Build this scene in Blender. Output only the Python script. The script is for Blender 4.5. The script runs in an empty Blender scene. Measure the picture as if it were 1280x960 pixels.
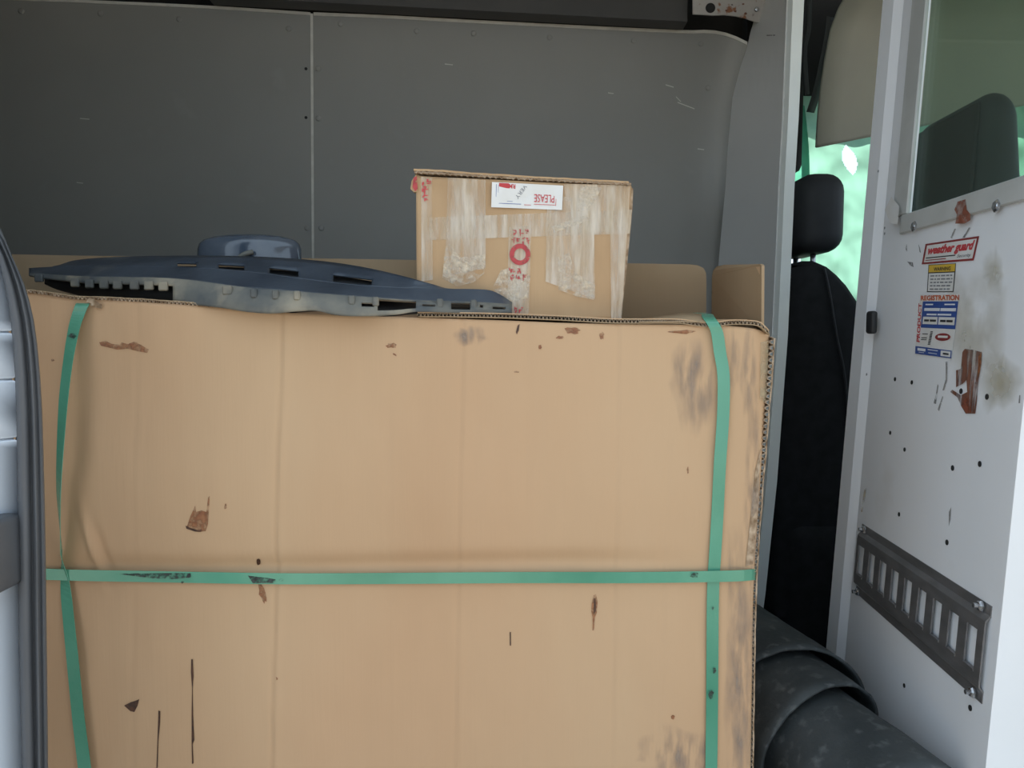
import bpy, bmesh, math, random
from mathutils import Vector, Matrix, noise
from mathutils.geometry import tessellate_polygon
random.seed(7)
scene = bpy.context.scene
COL = scene.collection
# ------------------------------------------------------------------ camera
F = 960.0; PITCH = math.atan(69/960); CAMZ = 0.85
cam_d = bpy.data.cameras.new('camera'); cam_d.sensor_width = 36; cam_d.lens = 27; cam_d.clip_start = 0.02
cam = bpy.data.objects.new('camera', cam_d); COL.objects.link(cam)
cam.location = (0, 0, CAMZ); cam.rotation_euler = (math.pi/2 - PITCH, 0, 0)
scene.camera = cam
# ------------------------------------------------------------------ world, sun, exposure
world = bpy.data.worlds.new('sky'); scene.world = world; world.use_nodes = True
wb = world.node_tree.nodes['Background']
wb.inputs[0].default_value = (0.70, 0.85, 1.0, 1); wb.inputs[1].default_value = 0.85
sun_d = bpy.data.lights.new('sun', 'SUN'); sun_d.energy = 8.0; sun_d.angle = 0.01; sun_d.color = (1, .95, .86)
sun = bpy.data.objects.new('sun', sun_d); COL.objects.link(sun)
sun.rotation_euler = Vector((-0.22, -0.80, -1.0)).to_track_quat('-Z', 'Y').to_euler()
vs = scene.view_settings
vs.view_transform = 'Standard'; vs.look = 'None'; vs.exposure = 0.84; vs.gamma = 1; vs.use_curve_mapping = False

# ------------------------------------------------------------------ helpers
CT, ST = math.cos(PITCH), math.sin(PITCH)
def ray(x, y):
    u = (x-640)/F; v = (480-y)/F
    return Vector((u, CT + v*ST, -ST + v*CT))
def at(x, y, Y):
    r = ray(x, y); return Vector((0, 0, CAMZ)) + r*(Y/r.y)
def px(p):
    d = Vector(p) - Vector((0, 0, CAMZ))
    f = d.y*CT - d.z*ST; up = d.y*ST + d.z*CT
    return 640 + F*d.x/f, 480 - F*up/f
def lerp(a, b, t): return a + (b-a)*t
def curve(pts, x):
    if x <= pts[0][0]: return pts[0][1]
    for (a, b), (c, d) in zip(pts, pts[1:]):
        if x <= c:
            t = (x-a)/(c-a); return lerp(b, d, t)
    return pts[-1][1]
def scurve(pts, x):          # smooth variant (Catmull-Rom on y)
    n = len(pts)
    if x <= pts[0][0]: return pts[0][1]
    if x >= pts[-1][0]: return pts[-1][1]
    for i in range(n-1):
        if x <= pts[i+1][0]:
            x1, y1 = pts[i]; x2, y2 = pts[i+1]
            x0, y0 = pts[max(i-1, 0)]; x3, y3 = pts[min(i+2, n-1)]
            m1 = (y2-y0)/(x2-x0) if x2 != x0 else 0; m2 = (y3-y1)/(x3-x1) if x3 != x1 else 0
            h = x2-x1; t = (x-x1)/h
            return ((2*t**3-3*t*t+1)*y1 + (t**3-2*t*t+t)*h*m1 + (-2*t**3+3*t*t)*y2 + (t**3-t*t)*h*m2)
def spline(pts, n):
    out = []
    P = [Vector(p) for p in pts]
    for i in range(len(P)-1):
        a, b = P[i], P[i+1]; p0 = P[i-1] if i else a*2-b; p3 = P[i+2] if i+2 < len(P) else b*2-a
        for k in range(n):
            t = k/n
            out.append(.5*((2*a) + (b-p0)*t + (2*p0-5*a+4*b-p3)*t*t + (3*a-p0-3*b+p3)*t**3))
    out.append(P[-1]); return out
def g(x, s): return math.exp(-(x/s)**2)
def nz(x, y, z=0.0): return noise.noise(Vector((x, y, z)))

MATS = {}
def mat(name, c1, c2=None, rough=.6, metal=0, scale=8, stretch=(1, 1, 1), bump=0.0, bscale=60, bstretch=(1, 1, 1),
        alpha=None, fade=False, c3=None, c3_at=.62, c3_scale=3, spec=.5, coat=0, detail=4, sharp=.08, bdist=.002):
    m = bpy.data.materials.new(name); m.use_nodes = True; MATS[name] = m
    nt = m.node_tree; p = nt.nodes['Principled BSDF']; L = nt.links
    p.inputs['Roughness'].default_value = rough; p.inputs['Metallic'].default_value = metal
    p.inputs['Specular IOR Level'].default_value = spec; p.inputs['Coat Weight'].default_value = coat
    tc = nt.nodes.new('ShaderNodeTexCoord')
    def nnoise(sc, st, det=4):
        mp = nt.nodes.new('ShaderNodeMapping'); mp.inputs['Scale'].default_value = st
        L.new(tc.outputs['Object'], mp.inputs['Vector'])
        n = nt.nodes.new('ShaderNodeTexNoise'); n.inputs['Scale'].default_value = sc; n.inputs['Detail'].default_value = det
        L.new(mp.outputs[0], n.inputs['Vector']); return n
    def ramp(src, a, b):
        r = nt.nodes.new('ShaderNodeMapRange'); r.inputs[1].default_value = a; r.inputs[2].default_value = b
        L.new(src, r.inputs[0]); return r.outputs[0]
    p.inputs['Base Color'].default_value = (*c1, 1)
    if c2:
        n = nnoise(scale, stretch, detail)
        mx = nt.nodes.new('ShaderNodeMix'); mx.data_type = 'RGBA'
        mx.inputs[6].default_value = (*c1, 1); mx.inputs[7].default_value = (*c2, 1)
        L.new(ramp(n.outputs['Fac'], .35, .65), mx.inputs[0]); out = mx.outputs[2]
        if c3:
            n3 = nnoise(c3_scale, stretch, 6)
            m3 = nt.nodes.new('ShaderNodeMix'); m3.data_type = 'RGBA'
            L.new(out, m3.inputs[6]); m3.inputs[7].default_value = (*c3, 1)
            L.new(ramp(n3.outputs['Fac'], c3_at, c3_at+sharp), m3.inputs[0]); out = m3.outputs[2]
        L.new(out, p.inputs['Base Color'])
    if bump:
        n = nnoise(bscale, bstretch, 5)
        b = nt.nodes.new('ShaderNodeBump'); b.inputs['Strength'].default_value = bump; b.inputs['Distance'].default_value = bdist
        L.new(n.outputs['Fac'], b.inputs['Height']); L.new(b.outputs[0], p.inputs['Normal'])
    if alpha is not None:
        if isinstance(alpha, tuple):
            n = nnoise(alpha[2], alpha[3] if len(alpha) > 3 else (1, 1, 1), 5)
            ao = ramp(n.outputs['Fac'], alpha[0], alpha[1])
            if fade:
                at_ = nt.nodes.new('ShaderNodeAttribute'); at_.attribute_name = 'fade'
                mu = nt.nodes.new('ShaderNodeMath'); mu.operation = 'MULTIPLY'
                L.new(ao, mu.inputs[0]); L.new(at_.outputs['Fac'], mu.inputs[1]); ao = mu.outputs[0]
            L.new(ao, p.inputs['Alpha'])
        else: p.inputs['Alpha'].default_value = alpha
    return m

def props(o, label=None, cat=None, group=None, kind=None):
    if label: o['label'] = label
    if cat: o['category'] = cat
    if group: o['group'] = group
    if kind: o['kind'] = kind
PARENT_W = {}
def empty(name, loc, label, cat, group=None, kind=None):
    o = bpy.data.objects.new(name, None); COL.objects.link(o); o.location = loc; o.empty_display_size = .05
    PARENT_W[o.name] = Vector(loc); props(o, label, cat, group, kind); return o
def link(name, me, m=None, parent=None, smooth=False, kind=None, label=None, cat=None, group=None):
    o = bpy.data.objects.new(name, me); COL.objects.link(o)
    if m is not None and not me.materials: me.materials.append(MATS[m] if isinstance(m, str) else m)
    if smooth:
        for f in me.polygons: f.use_smooth = True
    if parent is not None:
        o.parent = parent; w = PARENT_W.get(parent.name, Vector((0, 0, 0)))
        o.matrix_parent_inverse = Matrix.Translation(-w)
    PARENT_W[o.name] = Vector((0, 0, 0))
    props(o, label, cat, group, kind); return o
def pm(name, verts, faces, m, parent=None, smooth=False, solid=0, **k):
    me = bpy.data.meshes.new(name); me.from_pydata([tuple(v) for v in verts], [], faces); me.update()
    o = link(name, me, m, parent, smooth, **k)
    if solid:
        s = o.modifiers.new('solid', 'SOLIDIFY'); s.thickness = abs(solid); s.offset = 1 if solid > 0 else -1
    return o
def fixn(o):
    bm = bmesh.new(); bm.from_mesh(o.data); bmesh.ops.recalc_face_normals(bm, faces=bm.faces); bm.to_mesh(o.data); bm.free(); return o
def grid(name, fn, us, vs_, m, parent=None, smooth=True, skip=None, solid=0, **k):
    V = [fn(u, v) for v in vs_ for u in us]; nu = len(us); Fs = []
    for j in range(len(vs_)-1):
        for i in range(nu-1):
            if skip and skip(.5*(us[i]+us[i+1]), .5*(vs_[j]+vs_[j+1])): continue
            a = j*nu+i; Fs.append((a, a+1, a+1+nu, a+nu))
    return pm(name, V, Fs, m, parent, smooth, solid, **k)
def rng(a, b, n): return [a + (b-a)*i/n for i in range(n+1)]
def boxm(name, lo, hi, m, parent=None, bev=0, seg=2, xf=None, **k):
    bm = bmesh.new(); bmesh.ops.create_cube(bm, size=1)
    for v in bm.verts:
        v.co = Vector([lerp(lo[i], hi[i], v.co[i]+.5) for i in range(3)])
    if bev: bmesh.ops.bevel(bm, geom=bm.edges[:], offset=bev, segments=seg, profile=.5, affect='EDGES')
    if xf:
        for v in bm.verts: v.co = xf(v.co)
    bmesh.ops.recalc_face_normals(bm, faces=bm.faces)
    me = bpy.data.meshes.new(name); bm.to_mesh(me); bm.free()
    o = link(name, me, m, parent, **k)
    if bev and seg > 1:
        for f in me.polygons: f.use_smooth = True
        try: me.set_sharp_from_angle(angle=math.radians(50))
        except Exception: pass
    return o
def tube(name, pts, r, m, parent=None, n=10, caps=True, **k):
    P = [Vector(p) for p in pts]; V = []; Fs = []
    R = r if callable(r) else (lambda t: r)
    for i, p in enumerate(P):
        t = (P[min(i+1, len(P)-1)]-P[max(i-1, 0)]).normalized()
        a = t.cross(Vector((0, 0, 1)))
        if a.length < .05: a = t.cross(Vector((0, 1, 0)))
        a.normalize(); b = a.cross(t)
        rr = R(i/(len(P)-1))
        for q in range(n):
            th = 2*math.pi*q/n; V.append(p + a*math.cos(th)*rr + b*math.sin(th)*rr)
    for i in range(len(P)-1):
        for q in range(n):
            Fs.append((i*n+q, i*n+(q+1) % n, (i+1)*n+(q+1) % n, (i+1)*n+q))
    if caps: Fs.append(tuple(range(n-1, -1, -1))); Fs.append(tuple(range((len(P)-1)*n, len(P)*n)))
    return pm(name, V, Fs, m, parent, True, **k)
def slab(name, pts, m, parent=None, thick=Vector((0, .004, 0)), **k):
    """closed outline (3D points) extruded along thick"""
    n = len(pts); P = [Vector(p) for p in pts]
    tris = tessellate_polygon([P])
    V = P + [p+thick for p in P]
    Fs = [tuple(t) for t in tris] + [tuple(n+i for i in reversed(t)) for t in tris] + [(i, (i+1) % n, n+(i+1) % n, n+i) for i in range(n)]
    return fixn(pm(name, V, Fs, m, parent, **k))
def disc(name, c, nrm, r, m, parent=None, h=.002, dome=True, n=12, **k):
    nrm = Vector(nrm).normalized(); a = nrm.orthogonal().normalized(); b = nrm.cross(a); c = Vector(c)
    V = []; Fs = []
    prof = [(1, 0), (1, .45), (.75, .85), (.35, 1)] if dome else [(1, 0), (1, 1)]
    for rr, hh in prof:
        for q in range(n):
            th = 2*math.pi*q/n; V.append(c + (a*math.cos(th)+b*math.sin(th))*r*rr + nrm*h*hh)
    for i in range(len(prof)-1):
        for q in range(n): Fs.append((i*n+q, i*n+(q+1) % n, (i+1)*n+(q+1) % n, (i+1)*n+q))
    Fs.append(tuple((len(prof)-1)*n+q for q in range(n)))
    return pm(name, V, Fs, m, parent, **k)
def decal(name, pts, surf, m, parent, **k):
    """flat mark: polygon given in a surface's own chart"""
    P = [surf(*p) for p in pts]
    tris = tessellate_polygon([P])
    # orient towards the camera
    Fs = []
    C = Vector((0, 0, CAMZ))
    for t in tris:
        a, b, c = (P[i] for i in t)
        Fs.append(tuple(t) if (b-a).cross(c-a).dot(C-a) > 0 else tuple(reversed(t)))
    return pm(name, P, Fs, m, parent, **k)
def blob(cx, cy, rx, ry, n=14, jit=.3, rot=0):
    out = []
    for i in range(n):
        t = 2*math.pi*i/n; k = 1 + random.uniform(-jit, jit)
        x, y = rx*k*math.cos(t), ry*k*math.sin(t)
        out.append((cx + x*math.cos(rot)-y*math.sin(rot), cy + x*math.sin(rot)+y*math.cos(rot)))
    return out
def soft(name, cx, cy, rx, ry, surf, m, parent, n=22, rings=5, jit=.22):
    """soft-edged dirt mark on a surface"""
    k = [1 + random.uniform(-jit, jit) for _ in range(n)]
    V = [surf(cx, cy)]; Fd = [1.0]; Fs = []
    for r in range(1, rings+1):
        for i in range(n):
            t = 2*math.pi*i/n; q = r/rings*k[i]
            V.append(surf(cx+rx*q*math.cos(t), cy+ry*q*math.sin(t))); Fd.append(1-(r/rings)**1.5)
    for i in range(n): Fs.append((0, 1+(i+1) % n, 1+i))
    for r in range(rings-1):
        a, b = 1+r*n, 1+(r+1)*n
        for i in range(n): Fs.append((a+i, a+(i+1) % n, b+(i+1) % n, b+i))
    o = pm(name, V, Fs, m, parent)
    at_ = o.data.attributes.new('fade', 'FLOAT', 'POINT')
    for i, f in enumerate(Fd): at_.data[i].value = f
    return o
def quadmap(q):
    (x0, y0), (x1, y1), (x2, y2), (x3, y3) = q      # TL TR BR BL
    def f(u, v):                                     # u right, v down
        return (lerp(lerp(x0, x1, u), lerp(x3, x2, u), v), lerp(lerp(y0, y1, u), lerp(y3, y2, u), v))
    return f
def text(name, s, q, surf, m, parent, bold=.0, shear=0, rot180=False, rot90=False, mirror=False):
    c = bpy.data.curves.new(name, 'FONT'); c.body = s; c.offset = bold; c.shear = shear; c.resolution_u = 3
    tmp = bpy.data.objects.new('tmp', c); COL.objects.link(tmp)
    dg = bpy.context.evaluated_depsgraph_get(); me = bpy.data.meshes.new_from_object(tmp.evaluated_get(dg))
    bpy.data.objects.remove(tmp); bpy.data.curves.remove(c)
    xs = [v.co.x for v in me.vertices]; ys = [v.co.y for v in me.vertices]
    a, b, lo, hi = min(xs), max(xs), min(ys), max(ys); f = quadmap(q)
    for v in me.vertices:
        u = (v.co.x-a)/(b-a); w = 1-(v.co.y-lo)/(hi-lo)
        if rot180: u, w = 1-u, 1-w
        if rot90: u, w = w, 1-u
        v.co = surf(*f(u, w))
    me.name = name; me.materials.clear()
    bm = bmesh.new(); bm.from_mesh(me); bm.normal_update()
    C = Vector((0, 0, CAMZ))
    rev = [fc for fc in bm.faces if fc.normal.dot(C-fc.calc_center_median()) < 0]
    bmesh.ops.reverse_faces(bm, faces=rev); bm.to_mesh(me); bm.free()
    return link(name, me, m, parent)

# ------------------------------------------------------------------ materials
mat('cardboard', (.575, .365, .215), (.525, .325, .185), rough=.75, scale=2.2, stretch=(1, 1, .35), bump=.12, bscale=220, bstretch=(1, 1, .02), c3=(.595, .41, .25), c3_scale=1.3, c3_at=.5, sharp=.2, spec=.25)
mat('cardboard_shaded', (.40, .29, .18), (.36, .25, .15), rough=.85, scale=4, bump=.1, bscale=200, bstretch=(1, 1, .03), spec=.15)  # greyer, darker cardboard with the flaps' shadow put into its colour
mat('cardboard_edge', (.55, .42, .30), (.22, .14, .08), rough=.9, scale=90, spec=.1)
mat('flute', (.50, .40, .30), (.30, .22, .15), rough=.9, scale=60, spec=.1)
mat('parcel_card', (.52, .35, .20), (.45, .29, .16), rough=.7, scale=12, stretch=(1, 1, .4), bump=.12, bscale=200, bstretch=(1, 1, .03), spec=.25)
mat('clear_tape', (.80, .71, .59), (.66, .53, .37), rough=.2, scale=45, stretch=(2.2, 1, .5), bump=.6, bscale=70, bstretch=(2.2, 1, .4), alpha=(.2, .85, 40, (3, 1, .3)), spec=.8, bdist=.004)  # tape colour lightened to imitate its glints
mat('tape_wrinkle', (.86, .80, .70), (.70, .58, .42), rough=.2, scale=90, bump=1.0, bscale=110, alpha=(.36, .74, 90), spec=.9, bdist=.006)
mat('red_ink', (.52, .07, .07), (.38, .04, .05), rough=.6, scale=120, alpha=(.25, .45, 160))
mat('red_print', (.55, .05, .06), rough=.5)
mat('stain_brown', (.24, .085, .035), (.34, .15, .065), rough=.5, scale=160, alpha=(.25, .62, 120))
mat('stain_dark', (.045, .02, .012), (.10, .04, .02), rough=.5, scale=200)
mat('stain_smudge', (.38, .30, .24), (.28, .225, .19), rough=.8, scale=60, alpha=(.36, .72, 45, (1.6, 1, .35)), fade=True)
mat('strap_green', (.065, .27, .17), (.12, .37, .25), rough=.25, scale=7, stretch=(1, 1, .6), bump=.08, bscale=300, spec=.6)
mat('strap_scuff', (.02, .025, .02), (.05, .06, .05), rough=.7, scale=200, alpha=(.35, .6, 160))
mat('shield_plastic', (.028, .040, .058), (.056, .072, .095), rough=.42, scale=16, bump=.25, bscale=70, c3=(.16, .165, .155), c3_scale=9, c3_at=.60, sharp=.16)
mat('shield_dusty', (.17, .165, .14), (.075, .085, .09), rough=.7, scale=20, bump=.35, bscale=80, c3=(.29, .26, .20), c3_scale=14, c3_at=.54, sharp=.14)
mat('shield_gloss', (.05, .07, .10), (.09, .11, .14), rough=.12, scale=20, bump=.08, bscale=60, coat=.6)
mat('wall_plastic', (.27, .264, .242), (.25, .245, .225), rough=.55, scale=3, bump=.15, bscale=500, c3=(.285, .28, .258), c3_scale=6, c3_at=.66, sharp=.1, spec=.4)
mat('wing_paint', (.62, .625, .61), (.59, .595, .58), rough=.5, scale=4, bump=.05, bscale=300)
mat('lip_paint', (.82, .86, .83), (.77, .81, .78), rough=.5, scale=8)
mat('white_paint', (.86, .88, .91), (.83, .85, .875), rough=.42, scale=4, bump=.06, bscale=120, c3=(.76, .76, .75), c3_scale=5, c3_at=.64, sharp=.14)
mat('door_paint', (.64, .70, .78), (.62, .68, .76), rough=.3, scale=4, coat=.4)
mat('cream_trim', (.60, .58, .52), (.50, .48, .43), rough=.5, scale=30)
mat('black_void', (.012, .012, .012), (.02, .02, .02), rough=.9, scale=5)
mat('rail_dark', (.045, .043, .040), (.055, .052, .048), rough=.45, scale=6)
mat('steel_rust', (.42, .40, .37), (.36, .33, .30), rough=.5, scale=20, c3=(.22, .09, .04), c3_scale=34, c3_at=.62, sharp=.05, metal=.1)
mat('track_steel', (.25, .24, .24), (.19, .185, .185), rough=.38, scale=20, metal=.55, stretch=(1, 1, 3), bump=.06, bscale=200)
mat('bolt_steel', (.62, .63, .65), (.35, .36, .38), rough=.25, metal=.9, scale=120)
mat('frame_grey', (.55, .56, .545), (.47, .48, .46), rough=.45, scale=14, bump=.1, bscale=80)
mat('rust', (.30, .085, .045), (.20, .06, .03), rough=.85, scale=60, bump=.4, bscale=120, alpha=(.2, .55, 60))
mat('rust_scrape', (.24, .10, .06), (.13, .05, .03), rough=.8, scale=60, stretch=(1, 1, .2), alpha=(.30, .52, 60, (1, 1.6, .22)))
mat('dirt_tan', (.52, .47, .34), (.48, .42, .30), rough=.7, scale=20, alpha=(.25, .85, 14), fade=True)
mat('dirt_run', (.52, .44, .30), (.46, .36, .22), rough=.7, scale=20, alpha=(.3, .8, 60))
mat('scratch', (.22, .22, .22), (.35, .34, .33), rough=.7, scale=90, alpha=(.3, .55, 80))
mat('rubber', (.095, .10, .11), (.11, .115, .125), rough=.55, scale=10, bump=.05, bscale=200)
mat('rubber_black_shade', (.014, .015, .016), (.02, .02, .022), rough=.6, scale=10)  # black latch; on the shield it paints shade in recess and slots
mat('mat_rubber', (.035, .042, .044), (.060, .068, .070), rough=.72, scale=16, bump=.5, bscale=150, c3=(.13, .14, .14), c3_scale=48, c3_at=.56, sharp=.2)
mat('seat_fabric', (.010, .011, .012), (.016, .017, .019), rough=.85, scale=30, bump=.04, bscale=120, spec=.25)
mat('seat_vinyl', (.024, .026, .029), (.030, .032, .036), rough=.6, scale=20, bump=.04, bscale=120, spec=.3)
mat('headliner', (.34, .33, .27), (.31, .30, .25), rough=.85, scale=5, bump=.1, bscale=300)
mat('van_floor', (.36, .42, .50), (.32, .38, .45), rough=.5, scale=6, bump=.1, bscale=60)
mat('van_roof', (.66, .65, .61), (.60, .59, .56), rough=.6, scale=5)
mat('asphalt', (.36, .31, .25), (.31, .27, .215), rough=.9, scale=6, bump=.3, bscale=90)
mat('sticker_white', (.80, .80, .79), (.74, .73, .70), rough=.35, scale=30)
mat('sticker_blue', (.025, .07, .30), (.035, .09, .33), rough=.35, scale=40)
mat('sticker_yellow', (.75, .50, .05), (.68, .44, .05), rough=.4, scale=40)
mat('ink_black', (.03, .03, .035), rough=.5)
mat('ink_grey', (.22, .23, .25), rough=.5)
mat('ink_orange', (.62, .13, .03), (.5, .09, .03), rough=.5, scale=60)
mat('ink_white', (.78, .80, .85), rough=.5)
mat('ink_darkred', (.30, .03, .03), (.22, .03, .03), rough=.5, scale=60)
mat('webbing', (.05, .055, .055), rough=.7)
# glass with slight dust, standing in for the haze of outside reflections
m = bpy.data.materials.new('pane_glass'); m.use_nodes = True; MATS['pane_glass'] = m
nt = m.node_tree; nt.nodes.clear(); o_ = nt.nodes.new('ShaderNodeOutputMaterial')
tr = nt.nodes.new('ShaderNodeBsdfTransparent'); tr.inputs[0].default_value = (.72, .84, .77, 1)
gl = nt.nodes.new('ShaderNodeBsdfGlossy'); gl.inputs['Roughness'].default_value = .04
df = nt.nodes.new('ShaderNodeBsdfDiffuse'); df.inputs[0].default_value = (.45, .52, .47, 1)
m1 = nt.nodes.new('ShaderNodeMixShader'); m2 = nt.nodes.new('ShaderNodeMixShader'); m1.inputs[0].default_value = .05
nt.links.new(tr.outputs[0], m1.inputs[1]); nt.links.new(df.outputs[0], m1.inputs[2])
m2.inputs[0].default_value = .06; nt.links.new(m1.outputs[0], m2.inputs[1]); nt.links.new(gl.outputs[0], m2.inputs[2])
nt.links.new(m2.outputs[0], o_.inputs[0])
# translucent sheet; green of light through tinted glass put into its colour
def translucent(name, c, w):
    m = bpy.data.materials.new(name); m.use_nodes = True; MATS[name] = m
    nt = m.node_tree; nt.nodes.clear(); o_ = nt.nodes.new('ShaderNodeOutputMaterial')
    tl = nt.nodes.new('ShaderNodeBsdfTranslucent'); d = nt.nodes.new('ShaderNodeBsdfDiffuse')
    tc = nt.nodes.new('ShaderNodeTexCoord'); n = nt.nodes.new('ShaderNodeTexNoise'); n.inputs['Scale'].default_value = 9; n.inputs['Detail'].default_value = 5
    nt.links.new(tc.outputs['Object'], n.inputs['Vector'])
    mx = nt.nodes.new('ShaderNodeMix'); mx.data_type = 'RGBA'; mx.inputs[6].default_value = (*[q*.86 for q in c], 1); mx.inputs[7].default_value = (*c, 1)
    nt.links.new(n.outputs['Fac'], mx.inputs[0]); nt.links.new(mx.outputs[2], tl.inputs[0]); d.inputs[0].default_value = (*c, 1)
    ms = nt.nodes.new('ShaderNodeMixShader'); ms.inputs[0].default_value = w
    nt.links.new(tl.outputs[0], ms.inputs[1]); nt.links.new(d.outputs[0], ms.inputs[2]); nt.links.new(ms.outputs[0], o_.inputs[0])
translucent('green_sheet', (.20, .40, .315), .4)
translucent('green_fold', (.12, .42, .30), .4)

# ================================================================== the van shell
boxm('ground', (-14, -16, -.70), (14, 16, -.62), 'asphalt', kind='structure', label='asphalt ground outside the van')
boxm('floor', (-3.6, .80, -.06), (1.9, 2.30, 0), 'van_floor', kind='structure', label='pale blue grey van cargo floor')
boxm('ceiling', (-3.6, .80, 1.86), (1.9, 2.30, 1.92), 'van_roof', kind='structure', label='van roof above the cargo area')
boxm('wall_left', (-3.66, .80, -.06), (-3.6, 2.30, 1.92), 'van_roof', kind='structure', label='rear end of the cargo area')
boxm('wall_near', (-3.6, .74, -.06), (-.80, .84, 1.92), 'van_roof', kind='structure', label='van side wall beside the open side door')
WY = lambda X: 2.10 + .05*X
# far side: body skin, coloured black for the gap's shade, with two plastic liner panels
wall = boxm('wall_back', (-3.6, 2.24, -.06), (.655, 2.30, 1.92), 'black_void', kind='structure', label='far side wall of the van lined with grey plastic panels')
def wallp(x, y, off=0.0):
    r = ray(x, y)                # intersect with plane Y = 2.10 + .05 X
    t = 2.10/(r.y - .05*r.x)
    p = Vector((0, 0, CAMZ)) + r*t; return p + Vector((.05, -1, 0)).normalized()*off
TOPL = [(-420, -24), (0, -1), (100, 3), (255, 10), (388, 18.5)]
TOPR = [(391, 19), (480, 22.5), (640, 31), (860, 41.5), (885, 41), (905, 44), (922, 50), (934, 56)]
def down(p): return Vector((p.x, p.y, .02))
th_ = Vector((0, .005, 0))
pl = [wallp(*p) for p in TOPL]; pr = [wallp(*p) for p in TOPR]
rc = [wallp(942, 66), wallp(946, 90), wallp(944, 200)]
pan1 = slab('panel', [down(wallp(-420, 300)), *pl, wallp(389.5, 330), down(wallp(389.5, 330))], 'wall_plastic', wall, th_)
pan2 = slab('panel', [down(wallp(391.5, 330)), wallp(391.5, 330), *pr, *rc, down(rc[-1])], 'wall_plastic', wall, th_)
# cream joint strip and cream upper edge
slab('joint_strip', [wallp(388, 17, .001), wallp(391.2, 17, .001), wallp(392.6, 323, .001), down(wallp(392.6, 323, .001)), down(wallp(389.8, 323, .001)), wallp(389.8, 323, .001)], 'cream_trim', wall, Vector((0, .003, 0)))
def edge_strip(pts, w):
    for_ = [wallp(x, y-w, .002) for x, y in pts]; back = [wallp(x, y+.6, .002) for x, y in pts]
    V = for_ + back; n = len(pts)
    return pm('edge_trim', V, [(n+i, n+i+1, i+1, i) for i in range(n-1)], 'cream_trim', wall, solid=-.006)
edge_strip([(x, scurve(TOPL, x)) for x in rng(-420, 388, 30)], 3.0)
edge_strip([(x, scurve(TOPR, x)) for x in rng(392, 934, 40)], 3.4)
WN = Vector((.05, -1, 0)).normalized()
for x, y in [(27, 14), (126, 17), (224, 24), (361, 36), (384, 285)]:
    disc('screw', wallp(x, y, .0004), WN, .0075, 'wall_plastic', pan1, h=.003)
for x, y in [(398, 86), (398, 148), (402, 285), (426, 30), (521, 39), (592, 42), (687, 47), (792, 51), (876, 55), (885, 110)]:
    disc('screw', wallp(x, y, .0004), WN, .0075, 'wall_plastic', pan2, h=.003)
for x, y in [(382.5, 86), (382.5, 147)]:
    disc('screw_hole', wallp(x, y, .0003), WN, .004, 'black_void', pan1, h=.0004, dome=False)
for x0, y0, x1, y1 in [(832, 106, 842, 109), (847, 128, 868, 136), (845, 121, 851, 127), (872, 186, 880, 187), (760, 116, 767, 117), (556, 80, 566, 81), (100, 148, 112, 149), (96, 228, 104, 229)]:
    decal('scratch', [(x0, y0-.5), (x1, y1-.5), (x1, y1+.7), (x0, y0+.7)], lambda x, y: wallp(x, y, .0006), 'cream_trim', pan2 if x0 > 390 else pan1)

# header rail along the roof edge
ra, rb = at(258, -4, 2.0), at(859, 27.5, 2.05)
rl = empty('trim_1', (ra+rb)/2, 'long dark grey header rail along the roof edge above the panels', 'rail', kind='structure')
def railslab(name, o0, o1, z0, z1, m):
    A = [ra+Vector((0, o0, z0)), rb+Vector((0, o0, z0)), rb+Vector((0, o0, z1)), ra+Vector((0, o0, z1))]
    return slab(name, A, m, rl, Vector((0, o1-o0, 0)))
railslab('rail_face', 0, .02, .006, .16, 'rail_dark')
railslab('rail_flange', -.003, .05, 0, .008, 'steel_rust' if False else 'rail_dark')
railslab('rail_shade', .021, .12, .01, .03, 'black_void')  # black filler painting the shadow band under the rail
# steel bracket with a bolt hole
bk = empty('trim_2', at(905, 12, 2.03), 'grey steel roof bracket with a black hole and rust spots', 'bracket', kind='structure')
slab('bracket_plate', [at(x, y, 2.02) for x, y in [(866, -30), (866, 17.5), (892, 19), (905, 18.5), (920, 20), (932, 23), (944, 27), (958, 30), (965, -30)]], 'steel_rust', bk, Vector((0, .004, 0)))
disc('bolt_hole', at(888, 10, 2.0195), (0, -1, 0), .0125, 'black_void', bk, h=.0005, dome=False, n=18)
disc('bolt', at(945.5, 12, 2.019), (0, -1, 0), .006, 'bolt_steel', bk, h=.005)
for x, y, r in [(908, 13, .004), (919, 14, .0035), (915, 6, .003), (929, 5, .003), (932, 17, .004), (940, 18, .006)]:
    decal('rust_spot', blob(x, y, r*470, r*330), lambda a, b: at(a, b, 2.019), 'rust_scrape', bk)

# ================================================================== driver side partition wing
LIN = [(-40, 986.5), (0, 985), (150, 979), (240, 974), (409, 967), (620, 951), (740, 938), (1000, 905), (1400, 850)]
LOUT = [(-40, 1000.5), (0, 999), (150, 992), (240, 986.5), (409, 979.5), (620, 964), (740, 951), (1000, 918), (1400, 862)]
LL = [(-40, 962), (0, 953), (25, 944), (40, 939.5), (60, 935), (85, 926.5), (122, 917), (185, 911), (235, 908), (310, 901), (420, 892), (600, 876), (800, 858), (1400, 800)]
wing = empty('partition_wing', (.70, 1.9, 0), 'grey sheet steel partition wing with a pale folded lip beside the far wall', 'partition')
ys = [-40, 0, 12, 25, 40, 60, 85, 122, 150, 185, 235, 310, 420, 600, 740, 900, 1010]
def wingp(s, y):
    return at(lerp(curve(LL, y), curve(LIN, y), s), y, lerp(2.065, 1.80, s))
grid('wing_panel', wingp, rng(0, 1, 6), ys, 'wing_paint', wing, smooth=False, solid=-.003)
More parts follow.
